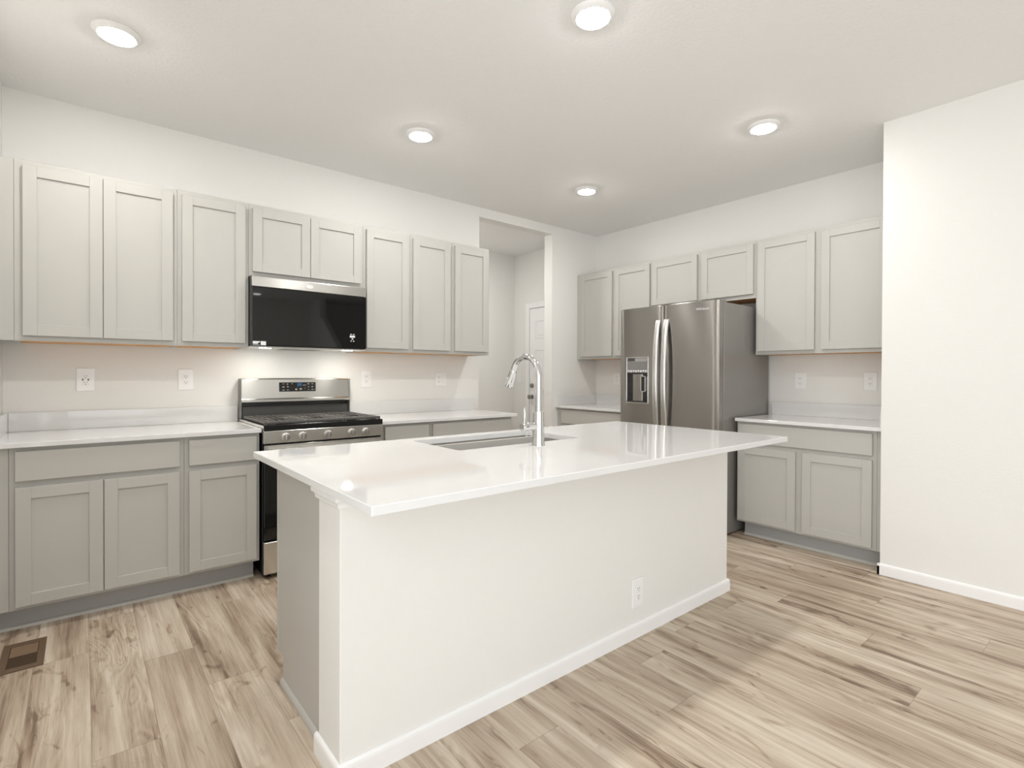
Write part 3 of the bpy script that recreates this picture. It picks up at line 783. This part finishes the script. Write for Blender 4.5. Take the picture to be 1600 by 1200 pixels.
# ------------------------------------------------------------------ refrigerator
FY0, FY1 = -1.9695, -1.031          # right side, left side
FB, FF = -.775, -.855               # body front, door front
FT = 1.822
fg = thing('refrigerator', 'stainless side-by-side refrigerator with two curved handles and a dispenser', 'refrigerator', (-.03, (FY0+FY1)/2, 0))
cx, cy = fg.location[0], fg.location[1]
def FL(x0, x1, y0, y1, z0, z1): return (x0-cx, x1-cx, y0-cy, y1-cy, z0, z1)
obj('body', B(FL(FB, -.032, FY0, FY1, .012, 1.805), bev=.004), 'fridge_side', fg)
obj('base_grille', B(FL(FB-.04, FB-.0005, FY0+.01, FY1-.01, .0, .055)), 'dark', fg)
GAP = -1.478
def fdoor(ya, yb):
    """door slab with a softly crowned front"""
    bm = bmesh.new(); n = 18; rows = []
    for i in range(n+1):
        s = i/n; y = ya+(yb-ya)*s
        e = min(s, 1-s)*abs(yb-ya)
        crown = .006*(1-(2*s-1)**2)
        edge = .010*max(0, 1-e/.012)**2
        x = FF-crown+edge+.004
        rows.append([bm.verts.new((xx-cx, y-cy, z)) for xx, z in ((FB-.012, .062), (x+.006, .062), (x, .068), (x, FT-.006), (x+.006, FT), (FB-.012, FT))])
    for r0, r1 in zip(rows, rows[1:]):
        for k in range(6):
            j = (k+1) % 6; bm.faces.new((r0[k], r0[j], r1[j], r1[k]))
    bm.faces.new(rows[0]); bm.faces.new(rows[-1][::-1])
    return bm
ld = obj('door', fdoor(FY1, GAP+.004), 'steel_v', fg, True, angle=30)
rd = obj('door', fdoor(GAP-.004, FY0), 'steel_v', fg, True, angle=30)
obj('gasket', B(FL(FB-.0115, FB-.0005, FY0+.006, FY1-.006, .07, 1.80)), 'black', fg)
obj('hinge_cover', B(FL(FB-.06, FB+.05, FY0+.008, FY0+.06, 1.8055, 1.824), bev=.003), 'mid', fg)
obj('hinge_cover', B(FL(FB-.06, FB+.05, FY1-.06, FY1-.008, 1.8055, 1.824), bev=.003), 'mid', fg)
def fhandle(yc, door):
    bm = bmesh.new(); n = 24; rows = []
    z0, z1 = .72, 1.700
    for i in range(n+1):
        s = i/n; z = z0+(z1-z0)*s
        bow = .052*(1-(2*s-1)**2)**.8
        xo = FF-.012-bow; xi = xo+.014
        w = .0215
        rows.append([bm.verts.new((xx-cx, y-cy, z)) for xx, y in ((xo, yc-w+.004), (xo, yc+w-.004), (xo+.004, yc+w), (xi, yc+w), (xi, yc-w), (xo+.004, yc-w))])
    for r0, r1 in zip(rows, rows[1:]):
        for k in range(6):
            j = (k+1) % 6; bm.faces.new((r0[k], r0[j], r1[j], r1[k]))
    bm.faces.new(rows[0]); bm.faces.new(rows[-1][::-1])
    for za, zb in ((z0, z0+.03), (z1-.03, z1)):
        box(bm, FF-.012-cx, FF+.006-cx, yc-.018-cy, yc+.018-cy, za, zb)
    obj('handle', bm, 'handle', fg, True, angle=50)['label'] = 'bowed bright steel handle'
fhandle(GAP+.040, ld); fhandle(GAP-.040, rd)
# ice and water dispenser on the left door
dx = FF-.0035
dy0, dy1, dz0, dz1 = -1.341, -1.112, .999, 1.398
bm = bmesh.new()
fw_ = .007
for b in ((dy0, dy1, dz0, dz0+fw_), (dy0, dy1, dz1-fw_, dz1), (dy0, dy0+fw_, dz0+fw_, dz1-fw_), (dy1-fw_, dy1, dz0+fw_, dz1-fw_)):
    box(bm, dx-.006-cx, dx+.002-cx, b[0]-cy, b[1]-cy, b[2], b[3], bev=.0015)
ds = obj('dispenser', bm, 'handle', fg)
zs = 1.262
obj('control_face', B(FL(dx-.0035, dx+.001, dy0+fw_, dy1-fw_, zs, dz1-fw_)), 'mid', ds)
obj('screen', B(FL(dx-.0045, dx-.0037, dy0+.012, dy0+.135, dz1-.040, dz1-.012)), 'printdim', ds)
obj('dark_window', B(FL(dx-.0045, dx-.0037, dy0+.14, dy1-.012, dz1-.034, dz1-.012)), 'dark', ds)
bm = bmesh.new()
for k in range(8):
    y = dy0+.025+k*(dy1-dy0-.05)/7
    box(bm, dx-.0045-cx, dx-.0037-cx, y-.010-cy, y+.008-cy, zs+.006+(k % 2)*.004, zs+.022)
obj('icons', bm, 'print', ds)
# recess: dark back, raised steel curve standing in for the cylinder-like reflection
obj('cavity', B(FL(dx-.0032, dx+.0008, dy0+fw_, dy1-fw_, dz0+fw_, zs-.001)), 'blackglass', ds)
bm = bmesh.new(); nn = 16; rows = []
for i in range(nn+1):
    a = PI*i/nn
    rows.append([bm.verts.new((dx-.0034-.010*math.sin(a)-cx, (dy0+dy1)/2-.008+.052*math.cos(a)-cy, z)) for z in (dz0+.022, zs-.012)])
for r0, r1 in zip(rows, rows[1:]): bm.faces.new((r0[0], r0[1], r1[1], r1[0]))
bm.faces.new([r[0] for r in rows]); bm.faces.new([r[1] for r in rows][::-1])
obj('cavity_reflection', bm, 'steel_v', ds, True)
pz0, pz1, py0, py1 = 1.10, 1.235, dy0+.018, dy0+.066
bm = bmesh.new()
for b in ((py0, py1, pz0, pz0+.006), (py0, py1, pz1-.006, pz1), (py0, py0+.006, pz0, pz1), (py1-.006, py1, pz0, pz1)):
    box(bm, dx-.020-cx, dx-.004-cx, b[0]-cy, b[1]-cy, b[2], b[3])
obj('paddle_rim', bm, 'handle', ds)
obj('paddle', B(FL(dx-.018, dx-.005, py0+.006, py1-.006, pz0+.006, pz1-.006)), 'blackglass', ds)
obj('drip_tray', B(FL(dx-.012, dx-.0033, dy0+fw_+.002, dy1-fw_-.002, dz0+fw_, dz0+.018)), 'dark', ds)
text_mesh('logo', 'Whirlpool', .026, 'print', rd, (FF-.0045-cx, -1.838-cy, 1.757), (PI/2, 0, -PI/2), .0004)
